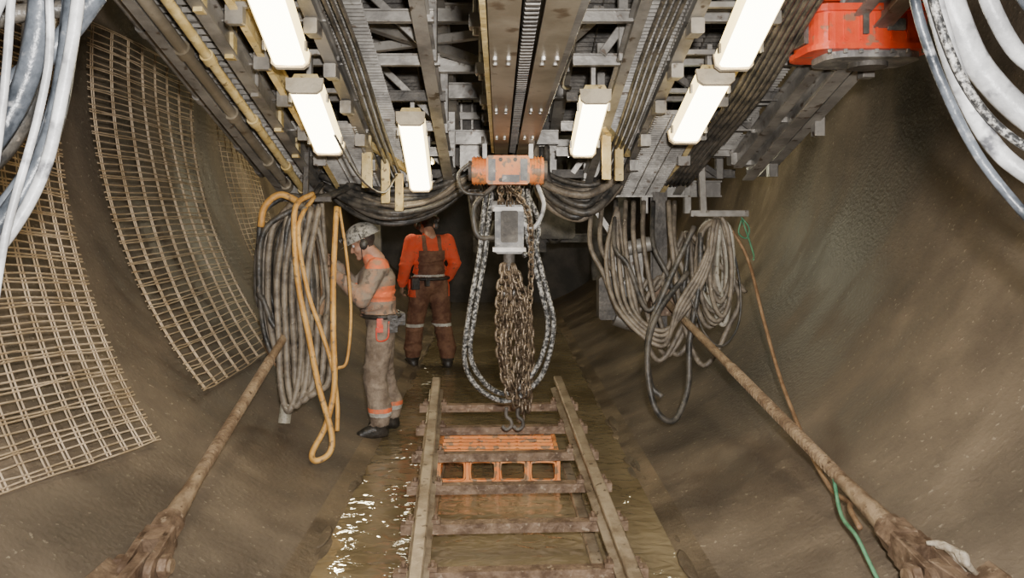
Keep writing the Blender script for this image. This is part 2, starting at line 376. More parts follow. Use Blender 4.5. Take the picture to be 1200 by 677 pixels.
B=Bld(); grating(B,-1.33,-.98,5.25,6.6,.0); grating(B,-.93,-.72,2.5,6.6,.10); grating(B,-1.82,-1.56,2.5,6.6,.12,'steel',.07,.12); grating(B,-1.84,-.4,3.6,7.2,.8,'steeld',.06,.2)  # upper grating takes the dark steel, painting in shadow between the members
B.done('left_grating',gan)
# right side
B=Bld()
for x,w,hh,k in ((.74,.06,.08,'steel'),(1.02,.07,.06,'steel'),(1.38,.04,.05,'yel'),(1.52,.07,.06,'steel'),(1.86,.07,.06,'steel')):
    B.ibeam(g(x,1.0,hh),g(x,6.6 if x<1.8 else 6.0,hh),w,.13,.012,k,UP)
for i in range(13):
    y=1.0+i*.46
    B.ibeam(g(.45,y,.15),g(2.0,y,.15),.055,.07,.01,'steel' if i%3 else 'steeld')
for y in (2.2,3.4,4.6,5.6,6.5):
    for x in (.74,1.02,1.86): B.beam(g(x,y,.1),g(x,y,.75),.06,.06,'steel')
    B.beam(g(1.86,y,.12),g(1.02,y,.7),.05,.05,'steeld'); B.beam(g(1.02,y,.7),g(.62,y,.15),.05,.05,'steel')
for x in (.5,1.02,1.86): B.ibeam(g(x,1,.72),g(x,6.9,.72),.1,.13,.014,'steel',UP)
B.ibeam(g(.45,6.6,.05),g(1.9,6.6,.05),.1,.14,.014,'steel')
for y in (3.9,4.35,4.8,5.3,5.75):
    B.box(g(1.38,y,-.03),(.09,.05,.1),'steel'); B.box(g(1.02,y+.1,-.04),(.07,.12,.08),'steel'); B.beam(g(1.38,y,.02),g(1.02,y,.02),.04,.03,'steel')
for y,xe in ((4.5,2.2),(5.3,2.25),(6.05,2.2)):   # outrigger brackets
    B.ibeam(g(1.4,y,.22),g(xe,y,.22),.08,.12,.012,'steel'); B.beam(g(xe-.05,y,.25),g(xe-.05,y,-.05),.07,.08,'steel')
    B.box(g(xe-.3,y,.10),(.18,.12,.12),'steel')
B.ibeam(g(2.16,4.3,.10),g(2.16,6.3,.10),.08,.12,.012,'steel',UP)
B.ibeam(g(1.97,3.6,.0),g(1.97,6.1,.0),.09,.13,.012,'steel',UP)
for x in (.75,1.25,1.62): B.beam((x,6.62,1.85),(x,6.62,2.9),.06,.06,'steel')
for x,y in ((.76,5.45),(.88,5.65)): B.box((x,y,2.3),(.06,.05,.42),'yel')
B.beam((.72,5.3,2.46),(.97,5.8,2.3),.04,.05,'yel')
B.done('right_deck_frame',gan)
B=Bld(); grating(B,1.03,1.37,5.05,6.6,.0); grating(B,.77,1.0,2.5,6.6,.10); grating(B,1.55,1.85,3,6.3,.21,'steel'); grating(B,.5,1.86,3.6,7.2,.8,'steeld',.06,.2)  # dark steel on the upper grating stands in for shade up there
B.done('right_grating',gan)
# cross bridge members between decks
B=Bld()
for y,hh in ((3.2,.5),(3.9,.55),(4.5,.5),(5.0,.62),(5.5,.55),(6.0,.6),(6.5,.45)):
    B.ibeam(g(-.45,y,hh),g(.5,y,hh),.09,.12,.012,'steel')
B.beam(g(-1.0,4.5,.35),g(-.1,5.6,.6),.07,.07,'steel'); B.beam(g(-.9,5.2,.5),g(0,5.0,.5),.06,.06,'steel')
B.beam(g(.6,4.6,.4),g(.2,5.8,.6),.07,.07,'steel')
for z in (2.55,2.75,2.95): B.beam((-1.5,7.1,z),(-.1,7.1,z),.05,.07,'steel')
for z in (2.5,2.8): B.beam((.3,7.1,z),(1.6,7.1,z),.05,.07,'steel')
for i in range(14): B.beam((-1.45+i*.1,7.12,2.5),(-1.45+i*.1,7.12,3.0),.02,.02,'steel')
B.box((-.25,6.75,2.25),(.18,.2,.4),'steel'); B.box((.42,6.8,2.3),(.16,.2,.5),'steel')
B.box((.05,7.4,2.6),(1.0,.3,.6),'steeld')
B.done('cross_members',gan)
# hanging legs / rod anchor brackets
B=Bld()
for sx in (-1,1):
    X=1.62*sx if sx<0 else 1.36
    B.ibeam((X,6.55,.85),(X,6.55,2.1),.12,.12,.014,'steeld',V((0,1,0)))
    B.box((X,6.45,1.12),(.2,.14,.24),'rust')
B.box((1.05,6.5,1.35),(.3,.2,.5),'steel'); B.box((.92,6.4,1.15),(.2,.18,.35),'steeld')
B.cyl((1.0,6.35,1.55),(1.25,6.35,1.6),.06,'steel'); B.cyl((.95,6.3,1.0),(1.15,6.3,.93),.07,'steel',n=12)
B.cyl((1.08,6.35,1.25),(1.08,6.2,1.25),.09,'box',n=18)
B.beam((.8,6.5,1.9),(1.3,6.5,1.15),.05,.05,'steel')
B.done('hanging_legs',gan)
# pipes on the left outer edge
B=Bld()
for dx,dh,r,k in ((-.02,-.02,.028,'yel'),(-.16,.02,.035,'tan'),(-.27,.06,.022,'tan'),(-.38,.14,.03,'steel')):
    B.cyl(g(-1.62+dx,1.2,dh),g(-1.62+dx,6.5,dh),r,k,n=12)
    for y in (3.4,4.3,5.1,5.9,6.4): B.cyl(g(-1.62+dx,y,dh),g(-1.62+dx,y+.07,dh),r*1.4,k,n=12)
B.done('service_pipes')
B=Bld()
for i in range(6):
    x=1.42+i*.035
    B.tube([g(x,1.2,.0),g(x+.02,2.5,-.05),g(x,3.6,.0),g(x+.02,4.7,-.04),g(x,5.6,0),g(x-.05,6.3,-.02)],.016,'hosek')
for i in range(4):
    x=.93-i*.035
    B.tube([g(x,1.2,.04),g(x,3.3,.0),g(x,4.4,.04),g(x,5.4,.0),g(x-.02,6.5,.04)],.012,'hosek')
for i in range(3):
    x=-.80-i*.04
    B.tube([g(x,1.2,.04),g(x,3.3,.0),g(x,4.4,.04),g(x,5.4,.0),g(x,6.5,.04)],.012,'hosek')
B.tube([(-1.05,4.9,2.35),(-.95,5.2,2.1),(-.85,5.6,2.0),(-.8,6.0,2.15)],.008,'hosek')
B.tube([(.3,3.4,3.0),(.38,3.9,2.75),(.36,4.4,2.6),(.45,4.9,2.65)],.012,'hosek')
B.done('cable_runs')
# ------------------------------------------------------------------ lamps
def lamp(i,a,b,w=1.0):
    a=V(a);b=V(b); B=Bld(); x,d,z=frame(b-a)
    def S(p): return [(q*w,r) for q,r in p]
    B.prism(a+z*.05,b+z*.05,S([(-.075,0),(.075,0),(.055,.05),(-.055,.05)]),'yel')
    B.prism(a,b,S([(-.085,.05),(-.08,.0),(-.065,-.022),(.065,-.022),(.08,.0),(.085,.05)]),'lampy')
    B.prism(a+d*.02,b-d*.02,S([(-.070,-.015),(-.060,-.03),(0,-.034),(.060,-.03),(.070,-.015)]),'lamp')
    for p,s_ in ((a,-1),(b,1)):
        B.prism(p,p+d*s_*.025,S([(-.09,.06),(-.085,-.01),(-.06,-.036),(.06,-.036),(.085,-.01),(.09,.06)]),'cloth')
    for t in (.15,.85):
        p=a.lerp(b,t); B.beam(p+z*.09,p+z*.09+V((0,0,.18)),.03,.05,'steel')
        B.box(p+x*.09*w+z*.01,(.012,.03,.05),'steel'); B.box(p-x*.09*w+z*.01,(.012,.03,.05),'steel')
    B.done('fluorescent_lamp' if i==0 else 'fluorescent_lamp.%03d'%i)
L=[((-1.05,3.2,2.98),(-1.13,4.15,2.67),1.2),((-1.12,4.42,2.565),(-1.155,5.2,2.28),1.2),((-.583,5.05,2.455),(-.634,6.2,2.06),1.08),
   ((1.2,3.2,2.95),(1.27,4.15,2.66),1.2),((1.204,4.28,2.59),(1.21,5.0,2.34),1.2),((.59,4.7,2.547),(.60,5.5,2.287),1.08),
   ((-1.15,9.3,2.55),(-1.15,10.4,2.55),1.3),((-1.25,12.4,2.75),(-1.25,13.6,2.75),1.3),((1.0,11.6,2.75),(1.0,12.8,2.75),1.2)]
for i,(a,b,w_) in enumerate(L): lamp(i,a,b,w_)
# ------------------------------------------------------------------ red ventilator housing
B=Bld(); c=V((1.94,4.15,2.79))
B.slab(c,.60,.40,.09,-.07,.12,'red'); B.slab(c,.66,.46,.10,.10,.135,'red'); B.slab(c,.64,.44,.10,-.095,-.065,'red')
B.slab(c+V((.03,0,0)),.50,.36,.12,-.13,-.095,'box'); B.cyl(c+V((.05,0,-.155)),c+V((.05,0,-.13)),.10,'steeld',n=16)
for q in range(7):
    x=-.24+.08*q; B.box(c+V((x,-.202,.02)),(.012,.014,.14),'red'); B.cyl(c+V((x,-.205,-.115)),c+V((x,-.205,-.09)),.011,'box',n=6)
B.box(c+V((-.06,-.205,.03)),(.03,.03,.10),'steeld'); B.box(c+V((.1,-.206,.03)),(.09,.02,.06),'box'); B.box(c+V((-.31,0,.02)),(.03,.16,.12),'steeld')
B.beam(c+V((-.34,0,.23)),c+V((.32,0,.23)),.12,.07,'red'); B.beam(c+V((-.35,-.14,.27)),c+V((.33,-.14,.27)),.06,.05,'red')
for x in (-.1,.12): B.cyl(c+V((x,-.05,.12)),c+V((x,-.05,.6)),.022,'steel',n=10)
B.beam(c+V((-.6,0,.36)),c+V((.35,0,.36)),.08,.1,'steel')
B.beam(c+V((-.3,.05,.36)),c+V((-.3,.05,.9)),.06,.06,'steel')
B.done('red_ventilator_housing')
# ------------------------------------------------------------------ wire mesh panels
def panel(name,t0,t1,yb,yt,r0,r1,nv,nh,pair=True,wav=.02,bulge=.1,wr=.0055):
    B=Bld()
    def P(u,t):
        a=math.radians((t0[0]+(t0[1]-t0[0])*u)*(1-t)+t1*t); r=r0+(r1-r0)*t+wav*math.sin(u*5+t*4)-wav-bulge*math.sin(math.pi*t)
        y=(yb[0]+(yb[1]-yb[0])*u)*(1-t)+(yt[0]+(yt[1]-yt[0])*u)*t
        return V((-r*math.sin(a),y,ZC-r*math.cos(a)))
    for i in range(nv):
        for o in ((-.007,.007) if pair else (0,)):
            u=i/(nv-1)+o; B.tube([P(u,j/24) for j in range(25)],wr,'mesh',n=4,raw=True)
    for j in range(nh):
        t=j/(nh-1)
        for o in ((0,.006) if pair and j%3==0 else (0,)):
            B.tube([P(-.03,t+o)]+[P(u/10,t+o+random.uniform(-.002,.002))+V((.005,0,0)) for u in range(11)]+[P(1.03,t+o)],wr*.9,'mesh',n=4,raw=True)
    B.done(name)
panel('rebar_mesh_panel',(44,38),96,(2.5,4.33),(2.9,5.0),3.19,2.85,15,66,bulge=.14)
panel('rebar_mesh_panel.001',(40,40),93,(5.3,6.9),(5.5,7.35),3.17,2.95,8,52)
panel('rebar_mesh_panel.002',(48,48),90,(8.0,9.0),(8.0,9.2),3.16,3.0,9,40,False,wr=.005)
# ------------------------------------------------------------------ tension rods with clevises
def rod(name,near,far,wall):
    near=V(near);far=V(far);wall=V(wall); B=Bld(); x,d,z=frame(far-near)
    B.cyl(near+d*.1,far,.029,'rodm',n=14)
    t=.55
    while t<1.9: 
        B.cyl(near+d*t,near+d*(t+.018),.035,'rodm',n=12); t+=.036
    B.cyl(near+d*.30,near+d*.55,.044,'rodm',.033,n=16); B.cyl(near+d*.14,near+d*.32,.052,'rodm',.045,n=16)
    B.cyl(near+d*.05,near+d*.14,.078,'rust',n=6); B.cyl(near+d*.14,near+d*.18,.063,'rust',n=16)
    R=Matrix((x,d,z)).transposed()
    B.box(near+d*.01,(.14,.1,.12),'rust',R)
    for s_ in (-.055,.055): B.box(near-d*.08+x*s_,(.034,.18,.12),'rust',R); B.cyl(near-d*.17+x*(s_-.017),near-d*.17+x*(s_+.017),.06,'rust',n=18)
    B.cyl(near-d*.14-x*.13,near-d*.14+x*.13,.03,'rodm',n=14)
    for s_ in (-1,1): B.cyl(near-d*.14+x*s_*.08,near-d*.14+x*s_*.115,.05,'rust',n=6)
    B.beam(near-d*.12,wall,.055,.11,'rust')
    a=math.atan2(wall.x,ZC-wall.z); B.box(wall,(.3,.34,.04),'rust',Matrix.Rotation(-a,3,'Y'))
    B.done(name)
rod('tension_rod',(-1.555,3.48,.35),(-1.6,6.4,1.13),(-1.57,3.15,.275))
rod('tension_rod.001',(1.70,3.15,.46),(1.37,6.4,1.14),(1.78,2.80,.41))
B=Bld()
for k in range(4): B.tube([(1.72+.02*k,3.09-.03*k,.525),(1.76+.01*k,3.05-.03*k,.535),(1.79,3.03-.03*k,.51),(1.81+.01*k,3.01-.02*k,.46)],.014,'rag',rf=lambda t:.6+.6*math.sin(math.pi*t))
B.done('rag')
# ------------------------------------------------------------------ hoses: left hanger pile
B=Bld()
hang=V((-1.52,5.95,1.95))
for i in range(20):
    w=random.uniform(.08,.22); cx=-1.58+random.uniform(-.10,.13); zb_=random.uniform(.55,1.0); y=5.85+random.uniform(-.12,.2)
    if cx-w<-1.75: zb_=max(zb_,.62)
    k=random.choice(('hoseg','hoseg','brownh','hoseg','hosek')); r=random.uniform(.018,.026)
    B.tube([(hang.x+random.uniform(-.06,.06),y,1.92),(cx-w*.7,y-.03,1.72),(cx-w,y-.02,1.3),(cx-w*.8,y,zb_+.2),(cx-.02,y+.01,zb_),(cx+w*.7,y+.02,zb_+.18),(cx+w*.8,y+.02,1.3),(cx+w*.5,y,1.72),(hang.x+.03,y+.02,1.93)],r,k,n=8)
for i in range(5):
    x=-1.62+i*.055
    B.tube([(x+.05,5.75,1.9),(x-.02,5.68,1.4),(x,5.65,.9),(x+.03,5.6,.58),(x+.1,5.55,.42+.04*i),(x+.16,5.6,.65),(x+.17,5.7,1.1)],.024,'hoseg')
B.tube([(-1.45,6.3,2.1),(-1.5,6.1,1.98),(-1.62,5.85,1.98),(-1.77,5.75,1.85),(-1.8,5.75,1.62)],.022,'hosek')
B.tube([(-1.2,6.4,2.1),(-1.35,6.1,1.99),(-1.5,5.95,1.97)],.03,'hosek')
B.cyl(hang,hang+V((0,.3,.5)),.008,'chain',n=6); B.beam((-1.7,5.95,1.96),(-1.3,5.95,1.96),.04,.04,'steeld'); B.beam((-1.5,5.95,1.96),(-1.5,6.0,2.35),.04,.04,'steeld')
B.cyl((-1.56,5.57,.33),(-1.55,5.6,.46),.045,'hosel')
B.done('hanging_hose_coils')
B=Bld()
B.tube([(-1.42,5.85,2.0),(-1.50,5.66,1.9),(-1.49,5.6,1.6),(-1.46,5.6,1.3),(-1.38,5.55,.98),(-1.28,5.45,.62),(-1.17,5.35,.33),(-1.17,5.3,.2),(-1.25,5.25,.16),(-1.29,5.3,.2),(-1.22,5.4,.36),(-1.18,5.5,.62),(-1.21,5.6,1.0),(-1.23,5.7,1.4),(-1.24,5.85,1.9)],.021,'hosey',n=10)
B.tube([(-1.42,5.9,1.98),(-1.47,5.62,1.75),(-1.40,5.6,1.3),(-1.3,5.6,1.0),(-1.22,5.6,.75),(-1.16,5.5,.5),(-1.14,5.4,.32)],.016,'hosey',n=10)
B.tube([(-1.5,5.8,1.93),(-1.63,5.72,1.99),(-1.74,5.7,1.9),(-1.77,5.7,1.75)],.026,'hosey',n=10)
B.tube([(-1.25,6.0,1.9),(-1.17,5.9,1.5),(-1.12,5.8,1.1),(-1.14,5.75,.75),(-1.2,5.7,.7)],.012,'hosey')
B.done('yellow_hoses')
# right pile
B=Bld()
hg=V((1.68,6.0,1.83))
for i in range(15):
    w=random.uniform(.05,.17); cx=1.70+random.uniform(-.03,.06); zb_=random.uniform(.95,1.25); y=6.0+random.uniform(-.12,.1)
    B.tube([(hg.x+random.uniform(-.04,.04),y,1.8),(cx-w*.8,y-.03,1.7),(cx-w,y-.02,1.4),(cx-w*.6,y,zb_+.1),(cx+.01,y,zb_),(cx+w*.7,y+.01,zb_+.12),(cx+w*.85,y,1.45),(cx+w*.5,y,1.72),(hg.x+.03,y+.02,1.82)],.018,random.choice(('hosel','hosel','hoseg')),n=8)
for i in range(9):
    x=.78+i*.085; y=6.1+random.uniform(-.1,.2); zl=random.uniform(.55,1.1)
    B.tube([(x,y+.2,1.95),(x-.05+.05*random.random(),y,1.6),(x+.06,y-.05,zl+.35),(x+.22,y-.05,zl),(x+.42,y-.03,zl+.3),(x+.5,y,1.25),(1.5,y,1.7)],.02,random.choice(('hosek','hoseg','hosek')))
B.tube([(1.55,5.9,1.7),(1.52,5.85,1.3),(1.44,5.8,.9),(1.40,5.7,.55),(1.27,5.6,.34),(1.13,5.6,.45),(1.10,5.7,.8),(1.2,5.8,1.1),(1.45,5.9,1.4)],.022,'hosek')
B.tube([(1.5,5.9,1.75),(1.3,5.85,1.35),(1.13,5.8,.95),(1.12,5.7,.6),(1.2,5.65,.5)],.022,'hosek')
for i in range(4):
    B.tube([(1.68,5.9,1.8),(1.6-.02*i,5.85,1.45),(1.45-.03*i,5.85,1.15),(1.25,5.9,.95-.04*i),(1.05-.04*i,6.0,1.1),(1.0-.05*i,6.1,1.5),(.95,6.2,1.9)],.018,'hoseg')
B.tube([(1.45,5.8,1.2),(1.55,5.8,.95),(1.68,5.8,.85),(1.82,5.85,1.0),(1.85,5.9,1.3),(1.8,6,1.7)],.008,'hosek')
B.beam((1.5,6.02,1.85),(1.95,6.02,1.85),.04,.05,'steel'); B.beam((1.6,6.02,1.85),(1.6,6.1,2.3),.05,.05,'steel')
B.done('hanging_hose_coils.001')
B=Bld()
B.tube([(1.8,6.0,1.75),(1.88,5.8,1.5),(1.86,5.4,1.1),(1.80,4.9,.78),(1.72,4.3,.56),(1.68,3.9,.46),(1.66,3.65,.48),(1.60,3.5,.50),(1.55,3.3,.50)],.012,'brownh')
B.tube([(1.9,6.0,1.8),(1.95,5.9,1.55),(1.92,5.8,1.5)],.007,'green')
B.tube([(1.63,3.75,.58),(1.58,3.55,.46),(1.56,3.35,.44),(1.56,3.2,.36),(1.55,3.0,.28)],.009,'green')
B.tube([(1.86,5.9,1.82),(1.92,5.9,1.74),(1.9,5.9,1.66),(1.84,5.9,1.7),(1.86,5.9,1.8)],.006,'green')
B.done('thin_air_hoses')
# draped cable bundles at gantry end
B=Bld()
for i in range(22):
    x0=-1.45+random.uniform(-.1,.2); x1=-.30+random.uniform(-.15,.15); s_=random.uniform(.1,.34); y=6.4+random.uniform(-.1,.2); z=2.1+random.uniform(-.05,.08)
    B.tube([(x0,y+.1,z),(x0*.75+x1*.25,y-.05,z-s_*.75),((x0+x1)/2,y-.1,z-s_),(x0*.25+x1*.75,y,z-s_*.7),(x1,y+.1,z+.05)],random.uniform(.018,.032),random.choice(('hosek','hosek','hoseg')))
for i in range(16):
    x0=.34+random.uniform(-.05,.05); x1=1.0+random.uniform(-.15,.15); s_=random.uniform(.15,.45); y=6.3+random.uniform(-.1,.2); z=2.3
    B.tube([(x0,y+.1,z+.1),(x0+.03,y,z-s_*.7),((x0+x1)/2,y-.1,z-s_-.05),(x1-.1,y,z-s_*.6),(x1,y+.1,z-.05)],random.uniform(.018,.034),random.choice(('hosek','hosek','hoseg')))
for i in range(6):
    x=-.28+i*.05
    B.tube([(x,6.9,2.6),(x-.05,6.8,2.3),(x+.03,6.75,2.0),(x+.1,6.9,1.8),(x+.3,7.1,2.0),(x+.4,7.2,2.4)],.02,'hosek')
B.done('draped_cables')
# foreground bundles
B=Bld()
for pts,r,k in (
 ([(-1.08,2.0,2.6),(-1.10,2.0,2.38),(-1.13,2.0,2.2),(-1.19,2.0,1.95),(-1.28,1.95,1.75),(-1.42,1.9,1.6)],.016,'hosew'),
 ([(-1.12,2.05,2.6),(-1.15,2.05,2.3),(-1.2,2.05,2.05),(-1.28,2.0,1.85),(-1.4,1.95,1.7)],.024,'hosebl'),
 ([(-1.18,2.0,2.6),(-1.2,2.0,2.34),(-1.25,2.0,2.15),(-1.33,1.95,1.98),(-1.45,1.9,1.85)],.03,'hosebl'),
 ([(-1.13,1.9,2.6),(-1.14,1.95,2.3),(-1.17,1.95,2.1),(-1.22,1.9,1.8),(-1.27,1.9,1.5),(-1.33,1.9,1.3)],.010,'hosew'),
 ([(-1.2,1.9,2.5),(-1.22,1.9,2.2),(-1.25,1.9,1.95),(-1.29,1.9,1.7),(-1.4,1.9,1.5)],.010,'hosew'),
 ([(-1.05,2.1,2.5),(-1.15,2.1,2.42),(-1.3,2.05,2.38),(-1.45,2.0,2.3)],.024,'hosek'),
 ([(-1.1,2.1,2.45),(-1.2,2.1,2.32),(-1.3,2.05,2.2),(-1.45,2.0,2.1)],.03,'hosebl'),
 ([(-1.05,2.15,2.55),(-1.2,2.1,2.47),(-1.4,2.05,2.45)],.035,'hosek'),
 ([(-1.25,2.1,2.5),(-1.28,2.1,2.2),(-1.36,2.05,2.0),(-1.5,2,1.9)],.04,'hosek'),
 ([(-1.16,2.08,2.5),(-1.19,2.08,2.2),(-1.25,2.05,1.98),(-1.35,2,1.8)],.018,'hosebl'),
 ([(-1.22,1.9,2.4),(-1.3,1.9,2.24),(-1.42,1.9,2.12)],.012,'hosew'),
 ([(-1.24,2.1,2.1),(-1.3,2.1,1.9),(-1.38,2.05,1.75),(-1.5,2,1.65)],.03,'hosebl')):
    B.tube(pts,r,k,n=10)
B.done('foreground_hose_bundle')
B=Bld()
for pts,r,k in (
 ([(1.17,2.2,2.6),(1.20,2.2,2.42),(1.27,2.2,2.22),(1.37,2.2,2.02),(1.47,2.15,1.85),(1.6,2.1,1.68)],.014,'hosebl'),
 ([(1.21,2.2,2.6),(1.25,2.2,2.44),(1.32,2.2,2.22),(1.42,2.2,2.04),(1.52,2.15,1.93),(1.65,2.1,1.82)],.025,'hosew'),
 ([(1.27,2.25,2.65),(1.34,2.25,2.42),(1.42,2.25,2.26),(1.55,2.2,2.1),(1.7,2.1,2.0)],.038,'hosew'),
 ([(1.36,2.2,2.6),(1.42,2.2,2.42),(1.52,2.2,2.28),(1.65,2.1,2.2)],.024,'hosew'),
 ([(1.42,2.15,2.6),(1.48,2.15,2.44),(1.6,2.1,2.3)],.02,'hosebl'),
 ([(1.19,2.15,2.6),(1.22,2.15,2.43),(1.29,2.15,2.24),(1.39,2.15,2.1),(1.5,2.1,2.0),(1.62,2.05,1.95)],.012,'hosebw')):
    B.tube(pts,r,k,n=12)
B.done('foreground_hose_bundle.001')
# ------------------------------------------------------------------ machinery deeper in tunnel
B=Bld(); Y=11.0
for x in (-.3,.6,1.4): B.ibeam((x,Y,.9 if abs(x)>1 else 1.3),(x,Y,3.6),.14,.14,.02,'steeld',V((0,1,0)))
for z in (2.2,2.9,3.5): B.ibeam((-1.8,Y,z),(1.8,Y,z),.12,.12,.02,'steeld')
B.ibeam((-.3,Y,1.5),(1.8,Y,1.5),.12,.12,.02,'steeld')
B.cyl((-.3,Y+.4,2.3),(1.0,Y+.4,2.3),.45,'steeld',n=24); B.box((.8,Y-.2,1.8),(.5,.4,.6),'steeld')
for x in (-.5,0,.5): B.tube([(x,Y-.2,3),(x+.1,Y-.3,2),(x+.2,Y-.3,1.5),(x+.4,Y-.2,1.6),(x+.5,Y-.1,2.6)],.03,'hosek')
for x in (-1.75,1.75): B.ibeam((x,Y,.75),(x,Y,3.6),.12,.12,.02,'steeld',V((0,1,0)))
B.done('tunnelling_machine_frame')
# ------------------------------------------------------------------ people
def blob(parts,vox,it=3):
    bm=bmesh.new()
    for p in parts:
        if p[0]=='e':
            T=Matrix.Translation(p[1])@(p[3].to_4x4() if len(p)>3 else Matrix())@Matrix.Diagonal((*p[2],1))
            bmesh.ops.create_uvsphere(bm,u_segments=24,v_segments=16,radius=1,matrix=T)
        else:
            _,a,ra,b,rb=p; a=V(a);b=V(b)
            for c,r in((a,ra),(b,rb)): bmesh.ops.create_uvsphere(bm,u_segments=20,v_segments=14,radius=r,matrix=Matrix.Translation(c))
            if (b-a).length>1e-4:
                q=V((0,0,1)).rotation_difference(b-a).to_matrix().to_4x4()
                bmesh.ops.create_cone(bm,cap_ends=True,segments=20,radius1=ra,radius2=rb,depth=(b-a).length,matrix=Matrix.Translation((a+b)/2)@q)
    me=bpy.data.meshes.new('tmp'); bm.to_mesh(me); bm.free()
    ob=bpy.data.objects.new('tmp',me); bpy.context.collection.objects.link(ob)
    m=ob.modifiers.new('r','REMESH'); m.mode='VOXEL'; m.voxel_size=vox
    s=ob.modifiers.new('s','SMOOTH'); s.iterations=it; s.factor=.5
    dg=bpy.context.evaluated_depsgraph_get(); dg.update()
    out=bpy.data.meshes.new_from_object(ob.evaluated_get(dg)); bpy.data.objects.remove(ob)
    return out
def hand_parts(s,curl):
    P=[]
    P.append(('c',(-.03,0,0),.026,(.015,0,0),.024))
    ys=(-.031,-.011,.010,.030); Ls=(.058,.075,.082,.073)
    for y,Ln in zip(ys,Ls):
        y=y*s; P.append(('c',(.01,y*.6,0),.016,(.082,y,0),.0135))
        p=V((.085,y,0)); a=0
        for q,fr in enumerate((.42,.32,.26)):
            a+=math.radians(curl*(1,1.1,.8)[q]); n=p+V((math.cos(a),0,-math.sin(a)))*Ln*fr
            P.append(('c',tuple(p),.0095-.0008*q,tuple(n),.009-.0009*q)); p=n
    P+= [('c',(.015,.02*s,-.004),.016,(.042,.045*s,-.014),.012),('c',(.042,.045*s,-.014),.011,(.066,.053*s,-.028),.010),('c',(.066,.053*s,-.028),.0095,(.084,.046*s,-.042),.0085)]
    return P
def person(name,loc,yaw,J,headpitch,headyaw,bodyfn,curl,F=1.0,SC=1.0):
    root=empty(name); T=Matrix.Translation(loc)@Matrix.Rotation(yaw,4,'Z')@Matrix.Scale(SC,4)
    P=[('e',(J['pel'][0]-.01,0,.95),(.135*F,.180*F,.14)),('e',(.5*(J['pel'][0]+J['ch'][0]),0,1.09),(.13*F,.165*F,.15)),('e',J['ch'],(.145*F,.190*F,.17)),
       ('c',(J['ch'][0]-.02,-.14,1.39),.078*F,(J['ch'][0]-.02,.14,1.39),.078*F),('c',(J['ch'][0],0,1.40),.078*F,J['nk'],.062),
       ('c',(J['nk'][0]-.02,0,J['nk'][2]-.03),.072,(J['nk'][0],0,J['nk'][2]+.0),.068)]
    rnd=random.Random(3)
    for s,i in ((1,0),(-1,1)):
        hp=V(J['hip'][i]);kn=V(J['kn'][i]);an=V(J['an'][i]);to=V(J['to'][i]);sh=V(J['sh'][i]);el=V(J['el'][i]);wr=V(J['wr'][i])
        P+=[('c',hp,.112*F,kn,.088*F),('c',kn+V((.005,0,0)),.090*F,an+V((0,0,.12)),.084*F),('c',an+V((0,0,.14)),.092*F,an+V((0,0,.05)),.074*F),
            ('c',an+V((-.03,0,-.045)),.046,to,.038),('c',an+V((.03,0,-.02)),.054,to-(to-an)*.25,.046),('c',an+V((0,0,.05)),.068,an+V((-.01,0,-.03)),.058),
            ('c',sh,.080*F,el,.062*F),('c',el,.062*F,wr-(wr-el)*.08,.046),('e',el.lerp(wr,.8),(.055,.055,.052))]
        for k in range(9):   # cloth folds: flattened tilted rings
            t=rnd.uniform(.1,.95); c=(hp.lerp(kn,t) if k%3==0 else kn.lerp(an+V((0,0,.1)),t)); w=(.107 if k%3==0 else .094)*F
            P.append(('e',c+V((rnd.uniform(-.01,.01),rnd.uniform(-.01,.01),0)),(w,w,.018),Matrix.Rotation(rnd.uniform(-.5,.5),3,'Y')@Matrix.Rotation(rnd.uniform(-.4,.4),3,'X')))
        for t in (.4,.7,.95): P.append(('e',sh.lerp(el,t),(.075*F,.075*F,.022),Matrix.Rotation(rnd.uniform(-.5,.5),3,'Y')))
        for t in (.25,.5,.7): P.append(('e',el.lerp(wr,t),(.022,.064*F,.064*F),Matrix.Rotation(rnd.uniform(-.6,.1),3,'Y')))
    for k in range(5):
        z=1.0+.07*k; P.append(('e',(J['ch'][0]*.6,0,z),(.144*F,.18*F,.022),Matrix.Rotation(rnd.uniform(-.25,.25),3,'Y')@Matrix.Rotation(rnd.uniform(-.3,.3),3,'X')))
    me=blob(P,.0115,3)
    B=Bld(); B.mesh(me,T,bodyfn); body=B.done('body',root)
    # head
    hc=V(J['hd'])
    HP=[('e',(-.01,0,.03),(.098,.077,.088)),('e',(.03,0,-.03),(.06,.06,.085)),('e',(.035,0,-.085),(.05,.045,.033)),
        ('c',(.084,0,.005),.009,(.107,0,-.037),.013),('e',(.095,.011,-.04),(.012,.01,.009)),('e',(.095,-.011,-.04),(.012,.01,.009)),('c',(.076,-.03,.026),.012,(.076,.03,.026),.012),
        ('e',(.055,.037,-.035),(.03,.025,.03)),('e',(.055,-.037,-.035),(.03,.025,.03)),('c',(.085,-.018,-.062),.0065,(.085,.018,-.062),.0065),('c',(.083,-.016,-.074),.0065,(.083,.016,-.074),.0065),
        ('e',(.075,0,-.10),(.022,.026,.02)),('e',(-.005,.078,-.01),(.018,.01,.032)),('e',(-.005,-.078,-.01),(.018,.01,.032)),
        ('c',(-.015,0,-.06),.056,(-.05,0,-.17),.060)]
    me=blob(HP,.0055,1)
    R=Matrix.Translation(hc)@Matrix.Rotation(headyaw,4,'Z')@Matrix.Rotation(headpitch,4,'Y')@Matrix.Scale(1.06,4)
    B=Bld(); B.mesh(me,T@R,lambda c:'hair' if (c.z>.03 and c.x<.07) or (c.x<-.03 and c.z>-.05) else 'skin')
    for s in (-1,1):
        B.ell(T@R@V((.074,s*.03,.002)),(.0135,)*3,'eye'); B.ell(T@R@V((.0845,s*.03,.001)),(.0055,)*3,'hair')
